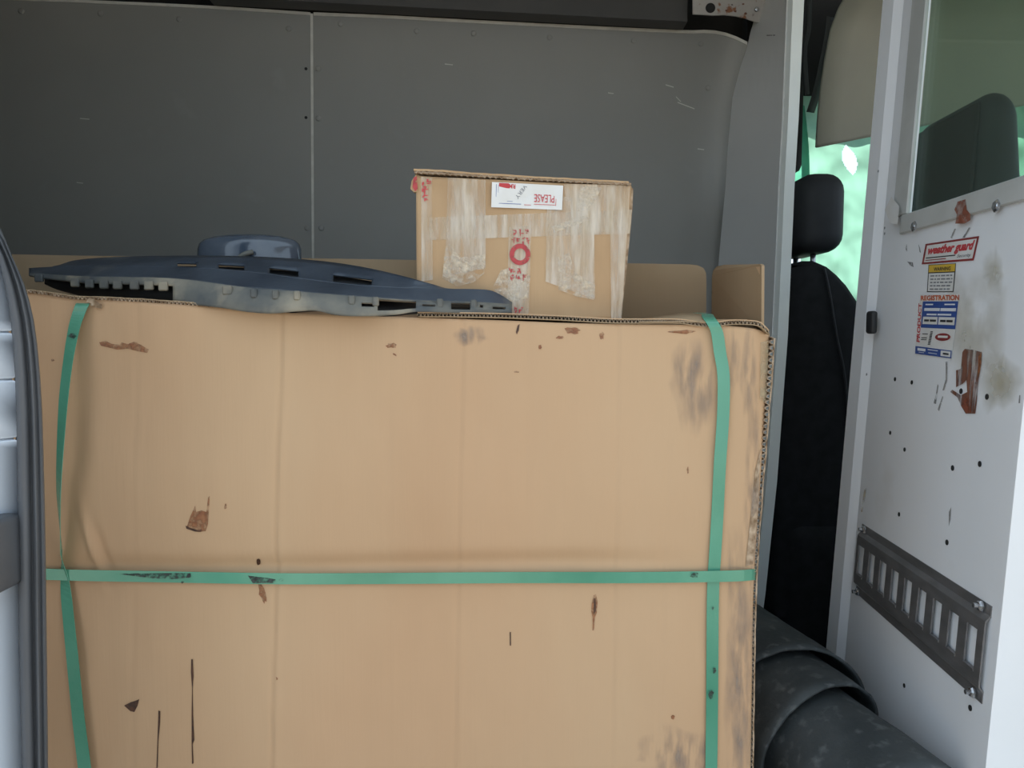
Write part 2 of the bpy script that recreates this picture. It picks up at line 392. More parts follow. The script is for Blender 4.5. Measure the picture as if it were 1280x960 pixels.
grid('folded_lip', lambda s, y: at(lerp(curve(LIN, y), curve(LOUT, y), s), y, 1.80-.0005+.006*s), rng(0, 1, 2), ys, 'lip_paint', wing, smooth=False, solid=-.02)
for x, y in [(989, 90), (988.5, 97), (985.5, 175), (981.5, 221)]:
    disc('rivet_hole', at(x, y, 1.798), (0, -1, 0), .003, 'black_void', wing, h=.0008, dome=False, n=10)
decal('seam_mark', [(958, 43.5), (980, 43), (980, 44.5), (958, 45)], lambda x, y: at(x, y, 1.80+(985-x)/40*.2-.003), 'scratch', wing)

# ================================================================== passenger side partition
TIL = math.tan(math.radians(3.2)); SX = 56/960*CT
PD = Vector((SX, 1, 0)).normalized()
PU = Vector((TIL, 0, 1)).normalized()
PN = PD.cross(PU).normalized()
if PN.x > 0: PN = -PN                    # towards the cargo bay
P0 = Vector((.57, 0, CAMZ))
def PL(Y, z, off=0.0):
    return Vector((.57 + SX*Y + TIL*(z-CAMZ), Y, z)) + PN*off
def hit(x, y, off=0.0):
    r = ray(x, y); C = Vector((0, 0, CAMZ)); t = ((P0+PN*off)-C).dot(PN)/r.dot(PN); return C + r*t
def yz(x, y): p = hit(x, y); return p.y, p.z
part = empty('cargo_partition', PL(1.2, 0), 'white painted steel cab partition with a window, warning stickers and rust scrapes', 'partition')
YB = .925; YL = 1.452
wl = yz(1137, 268)[0]; wz = yz(1137, 268)[1]; wr = .935; wt = 1.70
pn = grid('panel', lambda a, z: PL(a, z), [YB, wr, wl, YL], [0, wz, wt, 1.85], 'white_paint', part, smooth=False, skip=lambda a, z: wr < a < wl and wz < z < wt, solid=.003)
# near side return flange facing the camera
slab('side_flange', [PL(YB, 0), PL(YB, 1.85), PL(YB, 1.85)+Vector((.35, -.06, 0)), PL(YB, 0)+Vector((.35, -.06, 0))], 'white_paint', part, Vector((0, .003, 0)))
# door jamb post (raised channel along the free edge) and return flange behind it
pw = .072
grid('jamb_post', lambda s, z: PL(YL - [0, .002, .010, pw-.02, pw, pw][s], z, [-.03, .006, .013, .010, .0005, .0003][s]), [0, 1, 2, 3, 4], rng(0, 1.85, 6), 'white_paint', part, smooth=False)
for x, y in [(1106, 285), (1106, 292), (1098, 214), (1083.5, 468)]:
    disc('rivet_hole', hit(x, y, .0125), PN, .0022, 'ink_grey', part, h=.0006, dome=False, n=10)
boxm('latch', (-.006, -.012, -.02), (.006, .012, .02), 'rubber_black_shade', part, bev=.005, seg=3, xf=lambda c: hit(1089.5, 403, .016)+c)
# paper scrap stuck on the post
decal('paper_scrap', [(1106, 262), (1114, 246), (1124, 258), (1122, 281), (1112, 278)], lambda x, y: hit(x, y, .0145), 'sticker_white', part)
# window: side and lower frame strips, pane, screws
fh = .046
def frame_strip(name, a0, a1, z0, z1):
    boxm(name, (a0, 0, z0), (a1, .006, z1), 'frame_grey', part, bev=.0015, seg=1, xf=lambda c: PL(c.x, c.z, c.y))
frame_strip('window_frame', YB+.002, wl+.02, wz-.030, wz+.001)
frame_strip('window_frame', wl-.001, wl+.052, wz+.0012, wt)
frame_strip('window_frame', YB+.001, wr+.0005, wz+.0012, wt)
slab('window_pane', [PL(wr-.005, wz-.005, -.006), PL(wl+.005, wz-.005, -.006), PL(wl+.005, wt, -.006), PL(wr-.005, wt, -.006)], 'pane_glass', part, PN*-.004)
for x, y in [(1143, 283), (1246, 257.5)]:
    b = disc('bolt', hit(x, y, .0062), PN, .0085, 'bolt_steel', part, h=.004, n=6)
    disc('bolt_head', hit(x, y, .010), PN, .0042, 'bolt_steel', b, h=.003)
# rust runs and dirt
S1 = lambda x, y: hit(x, y, .0067); S0 = lambda x, y: hit(x, y, .0006); S2 = lambda x, y: hit(x, y, .0012)
decal('rust_run', [(1197, 252), (1207, 249), (1208.5, 262), (1213, 268), (1213, 275), (1206, 279.5), (1194, 279.5), (1196, 268), (1193, 262)], S1, 'rust', part, label='orange rust run below the window')
for q in [[(1188, 297), (1193, 286), (1195, 286), (1190, 298)], [(1203, 297), (1211, 284.5), (1213, 284.5), (1206, 297)], [(1148, 305), (1150, 310), (1151, 316), (1149.5, 315)], [(1134, 327), (1141, 328), (1142, 334), (1138, 332)], [(1132, 310), (1133.5, 305), (1134, 314), (1132.5, 315)],
          [(1182, 452), (1184.5, 452), (1184, 476), (1180, 488), (1178, 488), (1182, 474)], [(1167, 504), (1170, 492), (1172, 480), (1173, 482), (1170, 505)], [(1172, 512), (1178, 495), (1179, 496), (1174, 514)],
          [(1186, 640), (1189, 634), (1188, 650), (1186, 658)], [(1274, 494), (1275.5, 494), (1275, 504), (1273, 504)]]:
    decal('scratch', q, S0, 'scratch', part)
decal('rust_scrape', [(1203, 440), (1206, 436), (1215, 437), (1227, 440), (1226, 456), (1223.5, 473), (1221, 500), (1219, 517), (1207, 517), (1201, 507), (1197, 497), (1188, 490), (1190, 487), (1201, 494), (1209, 490), (1208, 475), (1203, 480), (1195, 484), (1195, 463), (1201, 461)], S2, 'rust_scrape', part, label='brown rust scrape worn through the white paint')
decal('rust_core', [(1206, 497), (1211, 495), (1214, 503), (1214, 515), (1207, 516), (1202, 507)], lambda x, y: hit(x, y, .0016), 'rust', part)
decal('rust_core', [(1223, 443), (1227, 441), (1226.5, 455), (1224, 472), (1222, 470)], lambda x, y: hit(x, y, .0016), 'stain_brown', part)
soft('dirt_patch', 1222, 400, 44, 75, S0, 'dirt_tan', part)
soft('dirt_patch', 1243, 338, 14, 32, S0, 'dirt_tan', part)
soft('dirt_patch', 1250, 478, 34, 40, S0, 'dirt_tan', part)
decal('rust_run', [(1080, 612), (1083, 610), (1081, 626), (1078, 640), (1076, 640)], lambda x, y: hit(x, y, .0135), 'dirt_run', part)
for x, y in [(1119, 474), (1140, 478), (1201.5, 489), (1234, 496), (1113, 541), (1131, 562), (1191, 585), (1225, 580), (1124, 643), (1184, 678), (1130.5, 857), (1213, 885)]:
    disc('hole', hit(x, y, .0003), PN, .0034 if x < 1180 else .0040, 'black_void', part, h=.0008, dome=False, n=10)
# ---- stickers
K = .0008
def SF(k): return lambda x, y: hit(x, y, K + .0003*k)
def stick(name, q, m, k=0, parent=part, **kw): return decal(name, q, SF(k), m, parent, **kw)
wgq = [(1157, 305), (1224, 295), (1217, 325.5), (1152, 330.5)]
sg = stick('sticker', wgq, 'ink_darkred', 0, label='red and white slanted maker sticker')
f_ = quadmap(wgq)
def sub(q, u0, v0, u1, v1): f = quadmap(q); return [f(u0, v0), f(u1, v0), f(u1, v1), f(u0, v1)]
stick('sticker_field', sub(wgq, .035, .09, .965, .91), 'sticker_white', 1, sg)
text('lettering', 'weather guard', sub(wgq, .07, .14, .94, .66), SF(2), 'red_print', sg, bold=.05, shear=.2)
stick('underline', sub(wgq, .06, .68, .62, .73), 'ink_black', 2, sg)
stick('underline', sub(wgq, .06, .80, .45, .84), 'ink_darkred', 2, sg)
text('lettering', 'Security', sub(wgq, .66, .68, .92, .86), SF(2), 'ink_black', sg, shear=.2)
yq = [(1160.6, 331), (1195, 329), (1191.7, 365), (1158.6, 365)]
sy = stick('sticker', yq, 'ink_black', 0, label='small warning sticker with yellow header')
stick('sticker_header', sub(yq, .02, .02, .98, .28), 'sticker_yellow', 1, sy)
stick('sticker_field', sub(yq, .03, .32, .97, .97), 'sticker_white', 1, sy)
text('lettering', 'WARNING', sub(yq, .2, .10, .82, .24), SF(2), 'ink_black', sy, bold=.02)
for r in range(5):
    u = .10
    while u < .88:
        w = random.uniform(.06, .16); stick('print_line', sub(yq, u, .39+r*.12, min(u+w, .92), .44+r*.12), 'ink_grey', 2, sy); u += w+.035
rq = [(1150.5, 369), (1199.5, 367.5), (1189.3, 448.5), (1143.5, 443)]
blueq = [(1153.5, 376.8), (1197.8, 376.5), (1194, 411.5), (1151, 409.5)]
sr = stick('sticker', [(1150.5, 368.5), (1199.5, 367.5), (1194.3, 412), (1189.3, 448.5), (1143.5, 443), (1147, 400)], 'sticker_white', 0, label='registration sticker with blue panels and red lettering')
text('lettering', 'REGISTRATION', [(1151, 369.5), (1199, 368.3), (1198.6, 375.3), (1151, 375.6)], SF(2), 'ink_orange', sr, bold=.035)
text('lettering', 'PRODUCT', [(1148.2, 379), (1152.2, 379), (1149.6, 428), (1145.4, 427)], SF(2), 'red_print', sr, rot90=True, bold=.03)
bp = stick('blue_panel', blueq, 'sticker_blue', 1, sr)
for u0, v0, u1, v1 in [(.08, .09, .3, .14), (.62, .09, .92, .14), (.06, .25, .5, .36), (.52, .25, .96, .36), (.14, .46, .42, .52), (.45, .46, .84, .52)]:
    stick('print_line', sub(blueq, u0, v0, u1, v1), 'ink_white', 2, sr)
stick('field_box', sub(blueq, .04, .58, .46, .86), 'sticker_white', 2, sr); stick('field_box', sub(blueq, .49, .58, .96, .86), 'sticker_white', 2, sr)
for u0, u1 in [(.08, .22), (.24, .42), (.54, .70), (.72, .90)]: stick('print_line', sub(blueq, u0, .68, u1, .76), 'ink_black', 3, sr)
lowq = [(1150.5, 412), (1194, 412.5), (1190.5, 433), (1146, 431)]
for v in rng(.1, .9, 8): stick('bar_code', sub(lowq, .30, v, .37, v+.06), 'ink_black', 2, sr)
for v in (.25, .5, .62): stick('print_line', sub(lowq, .08, v, .24, v+.05), 'ink_black', 2, sr)
stick('red_stamp', [quadmap(lowq)(.68+.22*math.cos(t), .45+.24*math.sin(t)) for t in rng(0, 2*math.pi*15/16, 15)], 'ink_darkred', 2, sr)
stick('print_line', sub(lowq, .54, .36, .82, .5), 'sticker_white', 3, sr)
btq = [(1144.3, 432.5), (1189.7, 438.4), (1189, 448), (1143.8, 442)]
stick('blue_panel', btq, 'sticker_blue', 1, sr)
stick('field_box', sub(btq, .70, .14, .97, .86), 'sticker_white', 2, sr); stick('print_line', sub(btq, .76, .4, .92, .62), 'ink_black', 3, sr)
for u0, v0, u1, v1 in [(.06, .2, .28, .55), (.34, .2, .62, .3), (.1, .7, .24, .78), (.36, .62, .6, .7)]: stick('print_line', sub(btq, u0, v0, u1, v1), 'ink_white', 2, sr)

# ================================================================== slotted logistic track bolted on the partition
zt, zb_ = .501, .374
tkY0, tkY1 = .945, 1.357
track = empty('logistic_track', PL(1.15, zb_), 'dark steel slotted cargo track bolted low on the white partition', 'track')
slots = [lerp(1.335, .972, i/8) for i in range(9)]; sw = .0125
ss = sorted([tkY0, tkY1] + [s-sw for s in slots] + [s+sw for s in slots])
prof = [(zb_, .001), (zb_+.014, .0015), (zb_+.020, .007), (zb_+.028, .0075), (zb_+.036, .0075), (zb_+.091, .0075), (zb_+.098, .0075), (zt-.020, .007), (zt-.013, .0015), (zt, .001)]
def slotskip(a, k):
    return any(abs(a-s) < sw for s in slots) and 4 < k < 5
rail_ = grid('track_rail', lambda a, k: PL(a, prof[int(k)][0], prof[int(k)][1]), ss, list(range(10)), 'track_steel', track, smooth=False, skip=slotskip, solid=.0022)
for s in slots:       # pressed slot end tabs
    boxm('slot_tab', (s-sw, .003, zb_+.0355), (s+sw, .0085, zb_+.039), 'track_steel', track, xf=lambda c: PL(c.x, c.z, c.y))
for x, y in [(1083, 660), (1075, 733), (1229, 763), (1219, 868)]:
    yy, zz = yz(x, y); zz = zt-.0065 if y in (660, 763) else zb_+.0065; yy = min(max(yy, tkY0+.014), tkY1-.014)
    b = disc('bolt', PL(yy, zz, .003), PN, .0075, 'bolt_steel', track, h=.005, n=6)
    disc('bolt_stud', PL(yy, zz, .008), PN, .0032, 'bolt_steel', b, h=.005, dome=False)

# ================================================================== large shipping box
BYF = 1.0; BYB = 1.30; BXL = -.665
topc = [(-20, 364), (45, 367), (95, 374), (130, 375), (200, 379), (270, 384), (340, 390), (430, 394), (520, 397), (640, 401), (700, 403.5), (790, 405.5), (860, 406), (900, 407), (940, 411), (962, 417)]
BZ = lambda x: at(x, scurve(topc, x), BYF).z
rt = at(962.5, 417, BYF); rb2 = at(936, 960, BYF)
slope = (rt.x-rb2.x)/(rt.z-rb2.z)
def BXR(z): return rt.x + (z-rt.z)*slope + .004*math.sin(z*9)
def fdisp(x, y):
    """bulge towards the camera (metres) of the front panel, in front-panel chart coordinates"""
    d = 0
    for a, b, s, w in [(352, 340, -.0026, 2.2), (578, 568, -.0014, 3), (772, 764, -.0012, 3), (488, 486, -.0004, 4), (660, 655, -.0004, 5), (840, 820, -.0006, 3), (172, 168, -.0005, 4)]:
        c = lerp(a, b, (y-400)/560); d += s*g(x-c, w) + .5*abs(s)*g(x-c-5, 5)
    env = 1/(1+math.exp(-(x-70)/22)) * 1/(1+math.exp((x-880)/30))
    env2 = 1/(1+math.exp(-(x-110)/30)) * 1/(1+math.exp((x-800)/40))
    yc = 706 + 4*math.sin(x/160)
    d += env*(.010*g(y-(yc-95), 90)) - env2*.0085*g(y-yc, 13) + env*.006*g(y-(yc+150), 110)
    d += .0025*nz(x/130, y/130, 3) + .0008*nz(x/26, y/60, 9)
    # crumpled ridge at the left, beside the strap
    c = 108 + (y-640)*.22; d += .006*g(x-c, 5)*g(y-680, 34) - .004*g(x-c-11, 6)*g(y-690, 30)
    # worn right edge
    d -= .012*max(0, (x-925)/38)**2
    return d
def FP(x, y, off=0.0): return at(x, y, BYF - fdisp(x, y) - off)
sbx = empty('shipping_box', (-.165, 1.15, 0), 'large tan cardboard shipping carton strapped with green bands', 'box')
us = rng(0, 1, 300); vs2 = rng(0, 1, 190)
def frontfn(u, v):
    x = lerp(BXL, rt.x, u)
    xp = px((x, BYF, .86))[0]; zt_ = BZ(xp)
    z = lerp(0.004, zt_, v)
    xx = lerp(BXL, BXR(z), u)
    a, b = px((xx, BYF, z)); return Vector((xx, BYF - fdisp(a, b), z))
fp_ = grid('front_panel', frontfn, us, vs2, 'cardboard', sbx, solid=-.004)
ZTL, ZTR = BZ(-10), BZ(950)
def plank(name, P, m, thick): return slab(name, P, m, sbx, thick)
plank('side_panel', [(BXR(0)-.005, BYF+.008, .004), (BXR(0)-.005, BYB, .004), (rt.x-.005, BYB, ZTR), (rt.x-.006, BYF+.008, ZTR-.004)], 'cardboard', Vector((-.004, 0, 0)))
plank('side_panel', [(BXL, BYF+.008, .004), (BXL, BYB, .004), (BXL, BYB, ZTL), (BXL, BYF+.008, ZTL)], 'cardboard', Vector((.004, 0, 0)))
plank('back_panel', [(BXL, BYB, .004), (BXR(0)-.006, BYB, .004), (rt.x-.006, BYB, ZTR), (BXL, BYB, ZTL)], 'cardboard', Vector((0, .004, 0)))
plank('bottom_panel', [(BXL+.005, BYF+.01, .001), (BXR(0)-.012, BYF+.01, .001), (BXR(0)-.012, BYB-.002, .001), (BXL+.005, BYB-.002, .001)], 'cardboard', Vector((0, 0, .0025)))
# upright back flap (rounded corner by the slot), upright right flap
def BP(x, y): return at(x, y, BYB+.006)
plank('back_flap', [BP(-60, 420), BP(-60, 316), BP(25, 318), BP(100, 319.5), BP(400, 323), BP(600, 326.5), BP(780, 329), BP(862, 330.5), BP(872, 331.5), BP(879, 335), BP(882.5, 341), BP(883, 350), BP(882.5, 420)], 'cardboard_shaded', Vector((0, .004, 0)))
rfp = [(890, 345, 1.298), (891.5, 338, 1.295), (896, 333, 1.28), (905, 331, 1.25), (950, 330, 1.075), (952, 332, 1.07), (951.5, 414, 1.05), (889, 414, 1.298)]
rf = plank('side_flap', [at(*p) for p in rfp], 'cardboard_shaded', Vector((.004, 0, 0)))
soft('stain', 897, 364, 8, 5, lambda x, y: at(x, y, lerp(1.298, 1.075, (x-890)/60)-.003), 'stain_smudge', rf)
decal('stain', blob(927, 358, 2.5, 4.5), lambda x, y: at(x, y, lerp(1.298, 1.075, (x-890)/60)-.003), 'stain_brown', rf)
decal('worn_corner', [(943, 334), (950, 333), (949.5, 400), (943, 400)], lambda x, y: at(x, y, lerp(1.298, 1.075, (x-890)/60)-.002), 'cardboard', rf)
# folded-in top flap over the contents, its cut edge shows the corrugation
flapc = [(520, 391), (600, 392), (640, 393), (700, 395.5), (760, 399), (800, 399.5), (850, 399.8), (880, 404), (895, 403.5), (915, 401), (940, 401.5), (952, 404.5), (960, 414)]
def flapfn(x, v):
    y0 = scurve(flapc, x); p = at(x, y0, BYF-.003)
    q = Vector((lerp(p.x, p.x*.99, v), lerp(BYF-.003, BYB-.02, v), lerp(p.z, .862, min(1, v*3))))
    return q
fx = rng(522, 961, 90)
tf = grid('top_flap', flapfn, fx, [0, .04, .12, .33, 1], 'cardboard', sbx, solid=.0014)
grid('flap_liner', lambda x, v: flapfn(x, v)-Vector((0, 0, .0052)), fx, [0, .04, .12], 'cardboard_shaded', sbx, solid=.0012)
def fluted(name, P, up, amp, n_per, parent, depth, m='flute'):
    """zig-zag fluting strip following a polyline P, between two liners"""
    V = []; Fs = []
    for i in range(n_per):
        t = i/(n_per-1)*(len(P)-1); k = min(int(t), len(P)-2); p = P[k].lerp(P[k+1], t-k)
        z = up*amp*(1 if i % 4 in (1, 2) else -1)
        V += [p+z, p+z+depth]
    for i in range(n_per-1): Fs.append((2*i, 2*i+2, 2*i+3, 2*i+1))
    return pm(name, V, Fs, m, parent, solid=.0007)
fluted('fluting', [flapfn(x, 0)+Vector((0, -.0005, -.002)) for x in fx], Vector((0, 0, 1)), .0018, 380, sbx, Vector((0, .02, 0)))
# left torn top edge
lx = rng(-20, 300, 60)
def leftfl(x, v):
    p = at(x, scurve(topc, x)-3.2 + 1.0*nz(x/7, 3), BYF-.002); return Vector((p.x, lerp(p.y, BYB-.02, v), lerp(p.z, .868, min(1, v*2.5))))
grid('top_flap', leftfl, lx, [0, .05, .3, 1], 'cardboard_shaded', sbx, solid=.0013)
fluted('fluting', [leftfl(x, 0)+Vector((0, -.001, -.0018)) for x in lx], Vector((0, 0, 1)), .0016, 260, sbx, Vector((0, .02, 0)), 'cardboard_edge')
for x, y in [(118, 379), (124, 382), (113, 376)]:
    decal('torn_liner', blob(x, y, 5, 3.2, 12, .35), lambda a, b: FP(a, b, .003), 'cardboard_edge', sbx)
# lifted sheet of liner near the right strap
grid('lifted_liner', lambda x, v: at(x, lerp(scurve([(798, 399), (825, 395), (850, 391.5), (870, 391.5), (888, 395)], x), 402, v), lerp(1.03, BYF-.004, v)), rng(799, 887, 14), [0, .5, 1], 'cardboard_shaded', sbx, solid=.0012)
# centre liner that keeps the inside closed
boxm('inner_tray', (BXL+.006, BYF+.02, .845), (rt.x-.012, BYB-.004, .852), 'cardboard_shaded', sbx)
# double wall cut edge down the right side
redge = [Vector((BXR(z)+.0015, BYF+.005, z)) for z in rng(.01, rt.z-.004, 60)]
fluted('fluting', redge, Vector((1, 0, 0)), .0022, 420, sbx, Vector((0, .02, 0)))
tube('edge_liner', [Vector((BXR(z)+.0045 + .001*nz(z*30, 1), BYF+.006, z)) for z in rng(.01, rt.z-.006, 70)], .0012, 'cardboard_edge', sbx, n=6)
# marks on the front panel
def FD(k): return lambda x, y: FP(x, y, .0009+.0002*k)
def stain(name, pts, m): decal(name, pts, FD(0), m, sbx)
stain('stain', [(233, 660), (238, 645), (244, 632), (245, 640), (252, 638), (258, 640), (260, 622), (262, 620), (261, 640), (260, 655), (257, 664), (248, 665), (240, 663)], 'stain_brown')
decal('stain_rim', [(232, 657), (238, 660), (248, 663), (252, 662), (251, 665), (244, 664.5), (233, 661)], FD(1), 'stain_dark', sbx)
stain('stain', blob(328, 742, 4, 14, 14, .3, -.25), 'stain_brown'); stain('stain', blob(323, 702.5, 2.6, 4.2, 10, .2), 'stain_dark')
stain('drip', [(239, 824), (241, 824), (242, 845), (240.8, 860), (241.5, 895), (243, 925), (240.8, 930), (242, 954), (240, 955), (239.5, 930), (239.5, 890), (240, 860), (238.6, 840)], 'stain_dark')
stain('drip', [(198, 888), (200.5, 889), (200, 905), (198, 925), (197, 960), (195.5, 960), (197, 920)], 'stain_dark')
stain('stain', [(155, 882), (163, 878), (169, 876), (174, 874), (172, 882), (168, 890), (163, 889)], 'stain_dark')
stain('drip', [(742, 744), (745, 742.5), (747, 752), (746, 766), (743.5, 772), (742.5, 788), (740.5, 788), (741, 772), (739, 764), (740, 752)], 'stain_brown')
decal('drip_core', [(742.5, 748), (744.5, 748), (745, 764), (742, 768)], FD(1), 'stain_dark', sbx)
stain('tear', [(637.2, 790), (638.6, 790), (638.8, 807), (637.4, 807)], 'stain_dark')
stain('tear', [(645, 415), (647, 407), (649.5, 405), (648.5, 413), (646, 418)], 'stain_dark')
stain('stain', [(124, 428), (132, 426), (140, 430), (150, 431), (152, 428), (160, 430), (168, 427), (176, 431), (186, 437), (184, 441), (172, 439), (160, 436), (146, 437), (134, 434), (126, 432)], 'stain_brown')
for p in [blob(675, 434, 2, 2.5), blob(645, 465, 3.5, 1), blob(716, 413, 9, 4), blob(752, 420, 3, 4.5), blob(854, 415, 16, 2.2), blob(490, 432, 7, 3), blob(493, 443, 3, 1.2, rot=.6), blob(700, 422, 5, 2), blob(66, 450, 2, 1.5), blob(282, 633, 1.5, 4), blob(345, 848, 2, 1.6), blob(841, 897, 2.5, 3), blob(860, 588, 1.2, 4)]:
    stain('speck', p, 'stain_brown')
for a in [(866, 480, 34, 60), (937, 470, 12, 62), (916, 455, 9, 45), (850, 940, 52, 36), (925, 830, 20, 190), (590, 420, 22, 13), (940, 620, 12, 120)]:
    soft('smudge', *a, FD(0), 'stain_smudge', sbx)
decal('worn_strip', [(951, 428), (961, 426), (958, 505), (950, 500)], FD(1), 'dirt_run', sbx)
decal('worn_strip', [(944, 590), (951, 560), (947, 640), (941, 705), (932, 708), (938, 650)], FD(1), 'cardboard_edge', sbx)

# ================================================================== green packing straps
def ribbon(name, P, W, label, thick=.0007):
    V = []; Fs = []
    for p, w in zip(P, W): V += [p-w, p+w]
    for i in range(len(P)-1): Fs.append((2*i, 2*i+1, 2*i+3, 2*i+2))
    o = pm(name, V, Fs, 'strap_green', None, False, thick, label=label, cat='strap', group='green packing straps on the carton'); return o
# horizontal band
hp = [(-5, 716, .004), (60, 718, .004), (110, 719.5, .005), (200, 721, .005), (350, 723.5, .004), (500, 723, .004), (650, 722, .004), (800, 722, .004), (900, 720.5, .006), (930, 719.5, .006)]
P = [FP(x, y, o+.003) for x, y, o in hp]; P = spline(P, 6)
P += [at(940, 718.5, .9995), at(945, 718, 1.008), Vector((BXR(.5)+.006, 1.05, P[-1].z+.002)), Vector((BXR(.5)+.004, 1.30, P[-1].z+.004))]
hs = ribbon('packing_strap', P, [Vector((0, 0, .0075))]*len(P), 'green plastic strap running horizontally around the large carton')
def hsurf(x, y): return FP(x, y, .0105)
decal('scuff', [(140, 717), (200, 716.5), (238, 716), (239, 722), (215, 724), (190, 723), (160, 719)], hsurf, 'strap_scuff', hs)
decal('scuff', [(309, 718), (345, 719), (344, 729), (316, 729)], hsurf, 'strap_scuff', hs)
for x, y, r in [(352, 725, 3), (868, 719, 5), (228, 728, 2)]: decal('scuff', blob(x, y, r, r*.6), hsurf, 'strap_scuff', hs)
# right band
vp = [(884, 393, -.03), (886, 397, -.004), (891, 404, .006), (896.5, 416, .006), (900, 440, .005), (904.5, 470, .005), (904, 520, .004), (900, 580, .004), (896.5, 650, .003), (893.5, 700, .003), (892, 722, .002), (891, 760, .003), (890.5, 830, .003), (890, 900, .003), (889, 970, .003), (887, 1100, .003), (884, 1230, .004)]
P = spline([FP(x, y, o+.001) for x, y, o in vp], 4)
P = [P[0]+Vector((-.006, .12, .002)), P[0]+Vector((-.002, .04, .003))] + P
W = [Vector((.0080, 0, 0))]*len(P)
rs = ribbon('packing_strap', P, W, 'green plastic strap running vertically near the right edge of the large carton')
for x, y, r in [(889, 868, 4), (893, 838, 3), (891, 760, 2)]: decal('scuff', blob(x, y, r*.8, r*1.3), lambda a, b: FP(a, b, .0064), 'strap_scuff', rs)
# left band, slack and twisted
vp = [(106, 376, -.03, 0), (103, 380, .004, 0), (98, 392, .008, .1), (92, 412, .012, .25), (85, 450, .018, .4), (79, 500, .024, .45), (75, 560, .026, .6), (73, 610, .024, .75), (74, 650, .019, .95), (76.5, 690, .011, 1.15), (78, 705, .006, .9), (80.5, 723, .003, .5), (83, 750, .005, .25), (90, 820, .008, .15), (98, 900, .008, .1), (106, 965, .006, 0), (118, 1080, .004, 0), (124, 1230, .003, 0)]
P = []; A = []
Pr = spline([FP(a, b, o+.001) for a, b, o, t in vp], 5)
for i in range(len(Pr)):
    k = i/5; j = min(int(k), len(vp)-2); A.append(lerp(vp[j][3], vp[j+1][3], k-j))
Pr = [Pr[0]+Vector((0, .12, 0))] + Pr; A = [0] + A
W = [Vector((.0088*math.cos(a), -.0088*math.sin(a), 0)) for a in A]
ls = ribbon('packing_strap', Pr, W, 'slack twisted green plastic strap hanging down the left side of the large carton')
decal('scuff', blob(90, 420, 6, 3), lambda a, b: FP(a, b, .0165), 'strap_scuff', ls)

# ================================================================== small taped parcel
PYF = 1.06
def PP(x, y, off=0.0): return at(x, y, PYF - .0018*nz(x/40, y/40, 5) - .003*g(y-224, 10) - off + .004*((x-655)/135)**2)
par = empty('parcel_box', at(650, 398, 1.16), 'small taped cardboard parcel with red print standing on the large carton', 'box')
ptop = [(519, 217), (527, 220), (600, 223.5), (700, 229), (760, 231), (789, 232)]
def parfront(u, v):
    yt = None
    xb = lerp(521, 776, u); xt = lerp(520, 789, u)
    yt = scurve(ptop, xt); x = lerp(xb, xt, v); return PP(x, lerp(399, yt, v))
grid('front_panel', parfront, rng(0, 1, 60), rng(0, 1, 40), 'parcel_card', par, solid=-.003)
bl, br, tr_, tl_ = PP(521, 399), PP(776, 399), PP(789, 232), PP(520, 217)
DY = Vector((0, .20, 0)); 
slab('side_panel', [br+Vector((.001, .004, 0)), tr_+Vector((.001, .004, 0)), tr_+DY+Vector((.012, 0, 0)), br+DY+Vector((.012, 0, 0))], 'parcel_card', par, Vector((-.003, 0, 0)))
slab('side_panel', [bl+Vector((0, .004, 0)), tl_+Vector((0, .004, 0)), tl_+DY, bl+DY], 'parcel_card', par, Vector((.003, 0, 0)))
slab('back_panel', [bl+DY, br+DY+Vector((.010, 0, 0)), tr_+DY+Vector((.010, 0, 0)), tl_+DY], 'parcel_card', par, Vector((0, .003, 0)))
slab('bottom_panel', [bl+Vector((.004, .004, 0)), br+Vector((-.004, .004, 0)), br+DY*.98, bl+DY*.98], 'parcel_card', par, Vector((0, 0, .003)))
# pale folded edge on the right
slab('folded_edge', [PP(786, 231, -.004), PP(791.5, 236, -.004), PP(790.5, 262, -.004), PP(784, 330, -.004), PP(778, 385, -.004), PP(776, 385, -.004), PP(781, 320, -.004), PP(786, 258, -.004)], 'clear_tape' if False else 'cardboard_edge', par, Vector((0, .003, 0)))
# overlapping top flaps
def ptopfl(y0, y1, x0, x1, name, m, th=.003, off=.004):
    xs = rng(x0, x1, 30)
    f = lambda x, v: at(x, lerp(y0, y1, (x-x0)/(x1-x0)) + 3*g(x-540, 60)*(-.5) + .8*nz(x/12, y0), PYF-off) + Vector((0, v, 0))
    return grid(name, f, xs, [0, .02, .19], m, par, smooth=False, solid=th)
ptopfl(217.5, 231, 518, 789, 'top_flap', 'cardboard_edge', .0026, .004)
ptopfl(214.5, 229, 517, 786, 'top_flap', 'parcel_card', .0026, .005)
fluted('fluting', [at(x, lerp(216.5, 230.2, (x-520)/268)-1.4*g(x-540, 60), PYF-.0055) for x in rng(520, 788, 40)], Vector((0, 0, 1)), .0016, 150, par, Vector((0, .02, 0)))
slab('torn_corner', [PP(513, 236, .001), PP(514.5, 226, .001), PP(520, 218, .001), PP(523, 222, .001), PP(522, 240, .001), PP(517, 240, .001)], 'parcel_card', par, Vector((0, .01, 0)))
decal('red_corner', [(515.5, 234), (517, 222), (521, 220), (522, 236), (519, 239)], lambda x, y: PP(x, y, .0025), 'red_ink', par)
